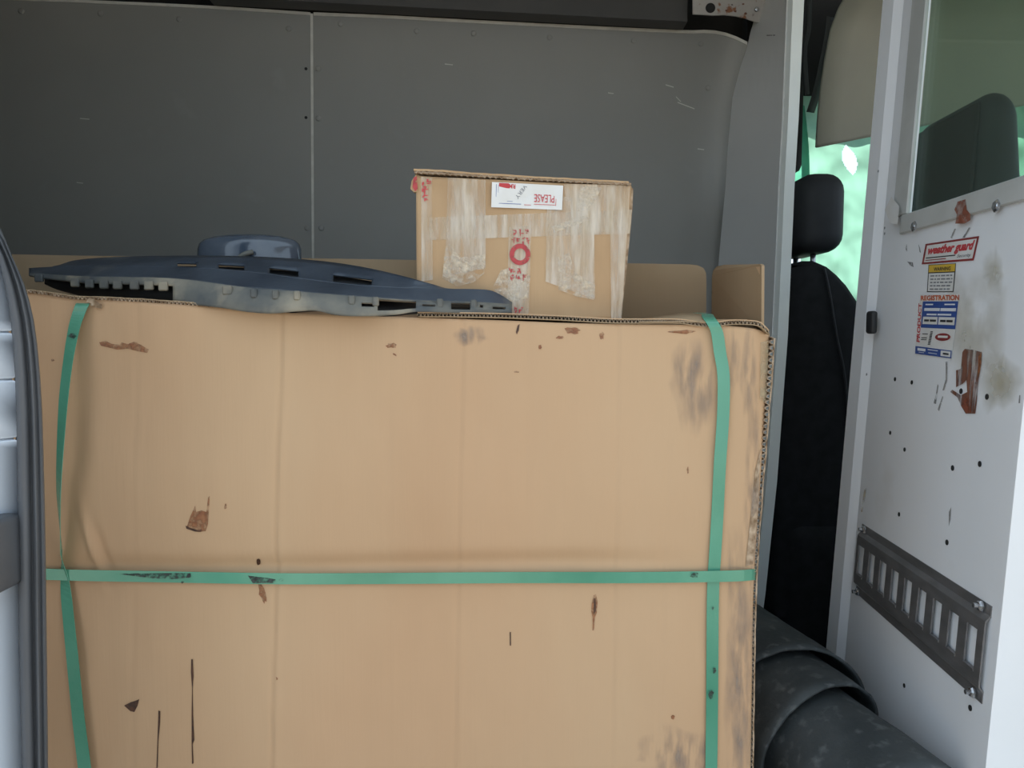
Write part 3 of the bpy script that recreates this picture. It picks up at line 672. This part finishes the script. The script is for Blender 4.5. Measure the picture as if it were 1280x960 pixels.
# tape
def tp(name, pts, m, k): 
    f = lambda x, y: PP(x, y, .0007+.00025*k); return decal(name, pts, f, m, par)
def tgrid(name, q, k, m='clear_tape'):
    f = quadmap(q); xs = [p[0] for p in q]
    return grid(name, lambda u, v: PP(*f(u, v), .0008+.0003*k), rng(0, 1, 14), rng(0, 1, 18), m, par)
tgrid('tape', [(560, 222), (607, 225), (607, 335), (556, 346)], 0)
tgrid('tape', [(536, 272), (790, 262), (787, 292), (537, 300)], 1)
tgrid('tape', [(684, 245), (742, 247), (744, 374), (682, 352)], 2)
tgrid('tape', [(526, 221), (540, 222), (541, 350), (527, 352)], 3)
tgrid('tape', [(636, 284), (664, 282), (661, 396), (634, 396)], 4)
tgrid('tape', [(762, 231), (788, 232), (777, 398), (764, 398)], 4)
tgrid('tape', [(705, 230), (770, 231), (768, 290), (708, 292)], 3)
tp('wrinkled_tape', [(556, 312), (562, 304), (575, 322), (607, 318), (605, 342), (592, 353), (572, 358), (553, 348)], 'tape_wrinkle', 6)
tp('wrinkled_tape', [(697, 322), (712, 316), (718, 340), (744, 356), (743, 375), (722, 371), (698, 362)], 'tape_wrinkle', 6)
tp('wrinkled_tape', [(626, 338), (640, 334), (663, 345), (660, 372), (645, 376), (626, 372), (616, 360)], 'tape_wrinkle', 6)
tp('wrinkled_tape', [(726, 232), (752, 234), (745, 250), (735, 262), (722, 264)], 'tape_wrinkle', 6)
tp('wrinkled_tape', [(690, 283), (716, 274), (735, 268), (737, 275), (712, 284), (692, 291)], 'tape_wrinkle', 6)
# upside-down address label
lq = [(615, 227.5), (704, 232), (702.5, 262.5), (614, 259)]
lb = tp('label', lq, 'sticker_white', 8); lb['label'] = 'white paper label stuck upside down'
PS = lambda k: (lambda x, y: PP(x, y, .0007+.00025*k))
def lsub(u0, v0, u1, v1, m, k=9): return decal('print_line', sub(lq, u0, v0, u1, v1), PS(k), m, lb)
text('lettering', 'PLEASE', sub(lq, .60, .40, .885, .72), PS(10), 'red_print', lb, rot180=True)
text('lettering', 'VERY', [(649, 240), (657.5, 231.5), (662, 238), (653, 248)][0:4] if False else [(643.5, 246), (656, 230.5), (659, 233.5), (647.5, 249)], PS(10), 'ink_grey', lb, rot180=True)
lsub(.10, .02, .24, .22, 'red_print'); text('lettering', 'RM', sub(lq, .24, .04, .33, .22), PS(10), 'red_print', lb, rot180=True, bold=.02)
for a in [(.06, .08, .066, .84), (.06, .82, .42, .84), (.46, .84, .56, .86), (.60, .80, .90, .82), (.905, .2, .912, .84), (.09, .10, .094, .74), (.10, .73, .3, .745)]: lsub(*a, 'sticker_blue' if a[0] < .4 else 'red_print')
# red printed marks: ring stamp, illegible characters, side tape print
ring_o = [(650+13*math.cos(t), 318+13.5*math.sin(t)) for t in rng(0, 2*math.pi, 28)]; ring_i = [(650+7.2*math.cos(t), 318+7.6*math.sin(t)) for t in rng(0, 2*math.pi, 28)]
V = [PS(9)(*p) for p in ring_o] + [PS(9)(*p) for p in ring_i]; n = 29
pm('red_ring', V, [(i, i+1, n+i+1, n+i) for i in range(28)], 'red_ink', par)
def strokes(name, x0, y0, x1, y1, cols, rows, m='red_ink'):
    cw = (x1-x0)/cols; rh = (y1-y0)/rows
    for c in range(cols):
        for r in range(rows):
            V = []; Fs = []
            for s in range(5):
                ax, ay = x0+c*cw+random.uniform(.08, .6)*cw, y0+r*rh+random.uniform(.05, .75)*rh
                if s % 2: w, h = random.uniform(.3, .5)*cw, max(.9, .14*rh)
                else: w, h = max(.9, .14*cw), random.uniform(.3, .6)*rh
                b = len(V); V += [PS(9+s*.1)(ax, ay), PS(9+s*.1)(ax+w, ay), PS(9+s*.1)(ax+w, ay+h), PS(9+s*.1)(ax, ay+h)]; Fs.append((b+3, b+2, b+1, b))
            pm(name, V, Fs, m, par)
strokes('printed_mark', 640, 286, 663, 293, 3, 1); strokes('printed_mark', 639, 296, 663, 304, 4, 1)
strokes('printed_mark', 635, 334, 655, 341, 2, 1); strokes('printed_mark', 636, 342, 660, 350, 3, 1)
strokes('printed_mark', 636, 383, 654, 392, 3, 1, 'red_print')
strokes('printed_mark', 526, 222, 539, 240, 1, 2, 'red_print'); strokes('printed_mark', 527, 241, 537, 253, 1, 2, 'red_print')

# ================================================================== plastic bumper shield lying on the carton
sh = empty('plastic_bumper_shield', (-.33, 1.08, .87), 'dusty dark blue plastic car bumper shield lying on the large carton', 'car part')
L0 = [(36, 352), (60, 362), (110, 373), (200, 378), (270, 384), (310, 390), (340, 392), (375, 389), (395, 388.5), (420, 394), (450, 395.5), (490, 394), (520, 390), (560, 391), (600, 391.5), (640, 391.5)]
L1 = [(36, 341), (100, 345), (150, 346), (200, 347), (240, 350), (300, 358), (360, 363), (420, 368), (460, 371), (520, 375), (580, 376.5), (640, 380)]
L2 = [(36, 335), (75, 333), (120, 332.5), (180, 333), (260, 336), (320, 341), (380, 349), (440, 356), (500, 360), (560, 361), (610, 362.5), (625, 368), (640, 378)]
L3 = [(36, 334.5), (70, 332), (90, 326), (120, 322.5), (180, 320), (260, 319.5), (330, 321), (400, 326), (450, 333), (500, 344), (540, 355), (560, 360.5), (610, 362.3), (625, 367.8), (640, 377.8)]
def yy0(x): return .968 + (.16*((400-x)/360)**2 if x < 400 else .055*((x-400)/240)**2)
ROWS = [L0, L1, L2, L3]
def shf(x, v):
    k = min(int(v), 2); t = v-k
    y = lerp(scurve(ROWS[k], x), scurve(ROWS[k+1], x), t)
    if k == 0:
        Yd = yy0(x) + .012*t - .010*math.sin(math.pi*t)*.4
    else:
        c = max(0, min(1, (x-430)/90)); d1 = lerp(.055, .016, c); d2 = lerp(.075, .006, c)
        Yd = yy0(x) + .012 + (d1*t if k == 1 else d1 + d2*t)
    Yd += .0012*nz(x/18, v*3, 2)
    return at(x, y, min(Yd, 1.27))
holes0 = [(452, 468, .45, .75), (472, 522, .25, .95), (528, 546, .50, .72), (562, 588, .30, .92), (598, 606, .5, .8), (614, 634, .35, .75)]
def shskip(x, v):
    if v < 1:
        t = v
        return any(a < x < b and c < t < d for a, b, c, d in holes0)
    if 1 < v < 3:
        y = lerp(scurve(ROWS[int(v)], x), scurve(ROWS[int(v)+1], x), v-int(v))
        if v > 2:
            return any(a < x < b and 2.08 < v < 2.42 for a, b in [(222, 246), (274, 304), (336, 372), (418, 466)])
    return False
lipL = lambda v: (.32 if v < .12 else .30 + .05*math.sin(v*40)*0) if v < .70 else 0
vv = [0, .1, .2, .3, .4, .5, .6, .7, .8, .9, .96, 1]
grid('front_lip', shf, rng(36, 640, 151), vv, 'shield_dusty', sh, skip=lambda x, v: shskip(x, v) or x < 36+604*lipL(v), solid=-.0025)
grid('lip_recess_shade', lambda x, v: shf(x, v)+Vector((0, .03, 0)), rng(40, 262, 40), [0, .5, .9], 'rubber_black_shade', sh, solid=-.002)  # black sheet paints the shade inside the undercut lip
grid('top_deck', shf, rng(36, 640, 151), [1, 1.06, 1.3, 1.6, 1.9, 1.98, 2.0], 'shield_plastic', sh, skip=shskip, solid=-.0025)
grid('rear_deck', shf, rng(66, 640, 144), [2, 2.08, 2.15, 2.25, 2.35, 2.42, 2.6, 2.8, 3], 'shield_plastic', sh, skip=shskip, solid=-.0025)
# black sheets behind lip and deck slots, painting the shade inside them
grid('lip_slot_shade', lambda x, v: shf(x, v) + Vector((0, .035, -.002)), rng(40, 636, 60), [0.1, .5, .95], 'rubber_black_shade', sh, solid=-.002)
grid('deck_slot_shade', lambda x, v: shf(x, v) + Vector((0, 0, -.010)), rng(90, 560, 50), [1.9, 2.2, 2.5, 2.7], 'rubber_black_shade', sh, solid=-.002)  # black sheet added below the deck slots so they look dark inside
# raised deck ridge between slots and the oval air dome behind
def ridge(x, v):
    base = [(300, 325), (312, 317), (330, 316), (380, 320), (430, 330), (480, 341), (520, 352)]
    y = scurve(base, x); return at(x, lerp(y, y+10+8*g(x-400, 80), v), lerp(1.20, 1.10, v))
def dome(u, v):
    a = 2*math.pi*u; r = [1.0, .99, .96, .88, .70, .45, .15][v]; h = [0, .022, .030, .036, .041, .044, .045][v]
    c = at(312, 321, 1.235); s = -.010
    return c + Vector((.083*r*math.cos(a) + .004*h, .035*r*math.sin(a), h + s + .02*r*math.cos(a)*0))
V = []; Fs = []; nu = 40
for v in range(7):
    for q in range(nu):
        V.append(dome(q/nu, v))
for v in range(6):
    for q in range(nu): Fs.append((v*nu+q, v*nu+(q+1) % nu, (v+1)*nu+(q+1) % nu, (v+1)*nu+q))
Fs.append(tuple(6*nu+q for q in range(nu)))
pm('dome', V, Fs, 'shield_gloss', sh, True)
tube('dome_rib', spline([at(296, 326, 1.19), at(302, 320, 1.19), at(308, 317, 1.19), at(316, 315, 1.195)], 6), .004, 'shield_dusty', sh, n=8)
# clip tabs along the lip
for x in (50, 95, 113, 131, 148, 169, 187, 205, 285, 318, 345, 372, 440, 470, 550, 592):
    p = shf(x, .66 if x < 240 else .78); sz = .006 if x < 300 else .004
    boxm('clip_tab', (-sz, -.005, -.006), (sz, .001, .006), 'shield_dusty', sh, bev=.0015, seg=1, xf=lambda c: c+p)
for a, b in [(300, 343), (303, 380), (278, 375), (322, 383), (331, 372), (353, 375), (260, 370)]:
    pass

# ================================================================== rolled rubber mat on the floor
roll = empty('rubber_mat_roll', (.46, 1.2, 0), 'rolled up dark rubber floor mat lying along the foot of the partition', 'mat')
AX = Vector((-.235, 1, 0)).normalized(); RR = .128
AC = Vector((.466, 1.19, .204)); AS = AX.cross(Vector((0, 0, 1))).normalized(); AU = Vector((0, 0, 1))
def rollp(s, th, r): return AC + AX*s + (AS*math.cos(th) + AU*math.sin(th))*r
def spiral(th0, th1, r0, r1, s0, s1, name, n=60, cut=None):
    def f(u, w):
        th = lerp(th0, th1, u); r = lerp(r0, r1, u)
        a = s0 + (cut(th) if cut else 0)
        s = lerp(a, s1, w)
        r2 = r + .0022*nz(s*9, th*2.2, 1) + .0015*nz(s*30, th*6, 4)
        return rollp(s, th, r2)
    return grid(name, f, rng(0, 1, n), rng(0, 1, 40), 'mat_rubber', roll, solid=-.005)
spiral(-.4, 2*math.pi-.4, RR, RR+.001, .03, .75, 'outer_wrap', cut=lambda th: -.02*math.cos(th-.6))
spiral(-.7, 2*math.pi-.7, RR-.020, RR-.018, -.05, .70, 'middle_wrap', cut=lambda th: -.03*math.cos(th-2.2))
spiral(0, 2*math.pi, RR-.042, RR-.038, -.26, .68, 'inner_wrap')
spiral(1, 2*math.pi+1, RR-.060, RR-.056, -.25, .60, 'inner_wrap')
for k in range(3):
    boxm('flat_layer', (-.085, -.25, .002+k*.0245), (.085, .62, .025+k*.0245), 'mat_rubber', roll, bev=.008, seg=3, xf=lambda c: Vector((AC.x, AC.y, 0)) + AX*c.y + AS*c.x + AU*c.z)

# ================================================================== open side door edge at the left
DYp = .72
SO = [(270, -12), (285, 0), (320, 15), (355, 30), (400, 42), (470, 50), (560, 54), (700, 57), (960, 60), (1400, 66)]
SI = [(270, -60), (300, -14), (335, 0), (370, 8), (420, 15), (500, 19.5), (600, 21), (800, 23), (960, 27), (1400, 34)]
door = empty('door_1', at(-60, 1400, DYp), 'white van side door edge with a dark grey rubber seal', 'door', kind='structure')
yS = [-260, -100, 60, 180, 245, 255, 262, 270, 278, 286, 300, 320, 340, 355, 375, 400, 430, 470, 515, 560, 630, 700, 800, 960, 1150, 1380]
def doorx(y):
    if y > 270: return scurve(SI, y), scurve(SO, y)
    if y > 245: return -60-(270-y)*3.2, -12-(270-y)*2.2
    return -140-(245-y)*.06, -67-(245-y)*.06  # unseen upper part, added to block sky from the upper left
def seal(k, y):
    pr_ = [(-.02, .030), (0, .006), (.06, -.006), (.22, -.012), (.40, -.008), (.50, .002), (.56, .003), (.64, -.006), (.70, -.007), (.76, .001), (.84, .000), (.92, -.003), (1.0, .008), (1.01, .035)]
    s, d = pr_[k]
    ex = -26 if y < 270 else 0
    a, b = doorx(y)
    return at(lerp(a, b, s), y, DYp + d)
grid('rubber_seal', seal, list(range(14)), yS, 'rubber', door, True)
def doorf(s, y):
    b = doorx(y)[0] + 1
    gr = sum(.004*g(y-c, 1.6) for c in (415, 474, 548))
    e = at(b, y, DYp + .004)
    return e + Vector((-.34, -.48, 0))*(1-s) + Vector((-gr, 0, 0))  # unseen outward reach, shaped to shade the carton's left side
yD = sorted(set(yS + [c+d for c in (415, 474, 548) for d in (-4, -2, -1, 0, 1, 2, 4)]))
grid('door_panel', doorf, [0, .3, .6, .8, .9, .95, 1], [y for y in yD], 'door_paint', door, True, solid=.03)
boxm('latch', (-.02, -.05, -.034), (.012, .012, .034), 'rubber', door, bev=.006, seg=3, xf=lambda c: at(5, 688, DYp-.012)+c, label='dark plastic door latch')

# ================================================================== cab: seats, headliner, side window with green sheet
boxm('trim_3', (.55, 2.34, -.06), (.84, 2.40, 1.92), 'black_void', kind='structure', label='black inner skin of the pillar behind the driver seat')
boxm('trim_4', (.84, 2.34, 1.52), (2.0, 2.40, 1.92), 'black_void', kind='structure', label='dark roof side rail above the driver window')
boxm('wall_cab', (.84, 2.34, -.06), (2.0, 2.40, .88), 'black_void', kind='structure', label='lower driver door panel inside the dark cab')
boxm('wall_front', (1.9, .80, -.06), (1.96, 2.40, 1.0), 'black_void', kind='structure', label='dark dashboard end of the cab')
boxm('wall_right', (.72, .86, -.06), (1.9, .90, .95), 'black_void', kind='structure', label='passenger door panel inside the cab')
def rounded(name, lo, hi, bev, m, parent, xf, seg=5):
    return boxm(name, lo, hi, m, parent, bev=bev, seg=seg, xf=xf)
# driver seat
ds = empty('driver_seat', (.90, 2.02, 0), 'black driver seat seen through the partition doorway', 'seat')
tilt = math.radians(9)
def leanx(ox, oz):
    def f(c): 
        z = c.z-oz; return Vector((c.x + 0 - math.tan(tilt)*z*1.0, c.y, c.z))
    return f
hz0 = at(1010, 318, 1.98).z; hz1 = at(1010, 221, 1.98).z
rounded('headrest', (.705, 1.90, hz0), (.825, 2.16, hz1), .045, 'seat_vinyl', ds, lambda c: Vector((c.x - .06*(c.z-hz0)*0 - .25*max(0, (c.z-hz1+.05))*0, c.y, c.z)))
for y in (1.97, 2.09): tube('headrest_post', [(.765, y, hz0-.06), (.765, y, hz0+.02)], .007, 'bolt_steel', ds)
prof_ = [(995, 328), (1008, 325), (1022, 325), (1036, 331), (1048, 341), (1060, 354), (1076, 378), (1086, 400), (1090, 440), (1090, 520), (1092, 640), (1100, 760)]
V = []; Fs = []
left = [(.705, p.z) for p in [at(x, y, 1.92) for x, y in prof_]]
for j, Yc in enumerate([1.90, 1.915, 1.95, 2.20, 2.235, 2.25]):
    ins = [.03, .012, 0, 0, .012, .03][j]
    for (x, y) in prof_:
        p = at(x, y, 1.92); V.append(Vector((p.x-ins*.6, Yc, p.z-ins*.5)))
    for (x, y) in prof_:
        p = at(x, y, 1.92); V.append(Vector((.66 + .10*(1.0-p.z)*.0 + ins*.5, Yc, p.z-ins*.5 - (.0))))
n = len(prof_)
for j in range(5):
    a, b = j*2*n, (j+1)*2*n
    for i in range(n-1):
        Fs.append((a+i, b+i, b+i+1, a+i+1)); Fs.append((a+n+i+1, b+n+i+1, b+n+i, a+n+i))
    Fs.append((a+n, b+n, b, a))
for base, flip in ((0, False), (10*n, True)):
    for i in range(n-1):
        q = (base+i, base+i+1, base+n+i+1, base+n+i); Fs.append(tuple(reversed(q)) if flip else q)
fixn(pm('backrest', V, Fs, 'seat_fabric', ds, True))
tube('backrest_piping', spline([at(x, y, 1.896) for x, y in [(1030, 334), (1037, 365), (1046, 420), (1056, 470), (1062, 540)]], 6), .003, 'seat_vinyl', ds, n=6)
boxm('seat_base', (.69, 1.88, .0), (1.25, 2.24, .36), 'seat_fabric', ds, bev=.04, seg=3)
# passenger seat
ps = empty('passenger_seat', (.90, 1.5, 0), 'dark grey passenger seat headrest behind the partition window', 'seat')
h0 = at(1213, 300, 1.39).z; h1 = at(1230, 104, 1.37).z
def hr(c):
    t = (c.z-h0)/(h1-h0); tt = max(0, t-.45)
    return Vector((lerp(c.x, .862, .75*tt), lerp(c.y, 1.44, .05*tt), c.z - .006*max(0, (c.y-1.42))/.2*max(0, t)))
rounded('headrest', (.825, 1.385, h0), (.928, 1.66, h1), .046, 'seat_vinyl', ps, hr, 6)
boxm('headrest_back', (.819, 1.405, h0+.02), (.829, 1.65, h1-.02), 'seat_fabric', ps, bev=.004, seg=2, xf=hr)  # darker slab over the back face of the headrest
for y in (1.45, 1.55): tube('headrest_post', [(.88, y, h0-.06), (.88, y, h0+.02)], .007, 'bolt_steel', ps)
boxm('backrest', (.80, 1.27, .25), (.96, 1.74, h0-.03), 'seat_vinyl', ps, bev=.05, seg=4)
boxm('seat_base', (.78, 1.27, 0), (1.3, 1.74, .36), 'seat_fabric', ps, bev=.04, seg=3)
# headliner (curving down over the driver side)
hl0, hl1 = at(1048, 0, 1.95), at(1022, 170, 2.06)
def hlf(u, v):
    A_ = hl0.lerp(hl1, v) + Vector((-.010*math.sin(v*math.pi)*1, 0, 0))
    top = max(0, .2-v)/.2
    p = A_ + Vector((u*.95, u*.03, (.19*u-.02)*max(v, 0)))
    return p + Vector((.03*top*top*0, -.10*top*top, 0))
hln = grid('headliner', hlf, rng(0, 1, 16), [-1.2, -.6, -.25, 0, .1, .2, .4, .6, .8, .95, 1.0, 1.03], 'headliner', None, True, solid=.012, kind='structure', label='grey beige cab headliner curving down above the driver window')
boxm('pillar_trim', (.66, 2.14, 1.28), (.80, 2.24, 1.90), 'black_void', None, bev=.02, seg=2, label='black plastic pillar trim in the dark corner of the cab', cat='pillar trim')
tube('cable', spline([at(1012, -10, 2.08), at(1011, 35, 2.08), at(1006, 60, 2.09), at(1007, 90, 2.10), at(1009, 118, 2.11)], 8), .006, 'webbing', None, label='dark cable hanging beside the headliner in the cab', cat='cable')
bl_ = [at(1040, 20, 1.99), at(1037, 45, 2.0), at(1030, 80, 2.03), at(1022, 115, 2.07), at(1014, 140, 2.1)]
ribbon_p = spline(bl_, 5)
V = []; Fs = []
for p in ribbon_p: V += [p+Vector((-.012, 0, 0)), p+Vector((.012, .01, 0))]
for i in range(len(ribbon_p)-1): Fs.append((2*i, 2*i+1, 2*i+3, 2*i+2))
pm('seat_belt', V, Fs, 'webbing', None, True, .0015, label='black seat belt webbing running down beside the headliner', cat='seat belt')
# green lit airbag sheet across the driver window
def sheet(x, y):
    w = .030*nz(x/34, y/40, 2) + .004*nz(x/12, y/16, 6) + .010*math.sin((x+y*.4)/17)
    return at(x, y, 2.30 + w)
hot_spot_hole = lambda x, y: (abs(x-1062-(y-200)*.25) < 9*(1-((y-200)/19)**2) if abs(y-200) < 19 else False)  # hole cut so bare sky imitates the sheet's sunlit hot spot
ab = grid('curtain_airbag', sheet, rng(1001, 1420, 300), rng(120, 440, 220), 'green_sheet', None, True, skip=hot_spot_hole, label='pale green lit airbag curtain hanging across the driver window', cat='airbag')
grid('edge_fold', lambda x, y: at(x + 8*math.sin((y-120)/60), y, 2.27+.012*nz(x/5, y/12)), rng(984, 1004, 6), rng(132, 235, 16), 'green_fold', ab, True)
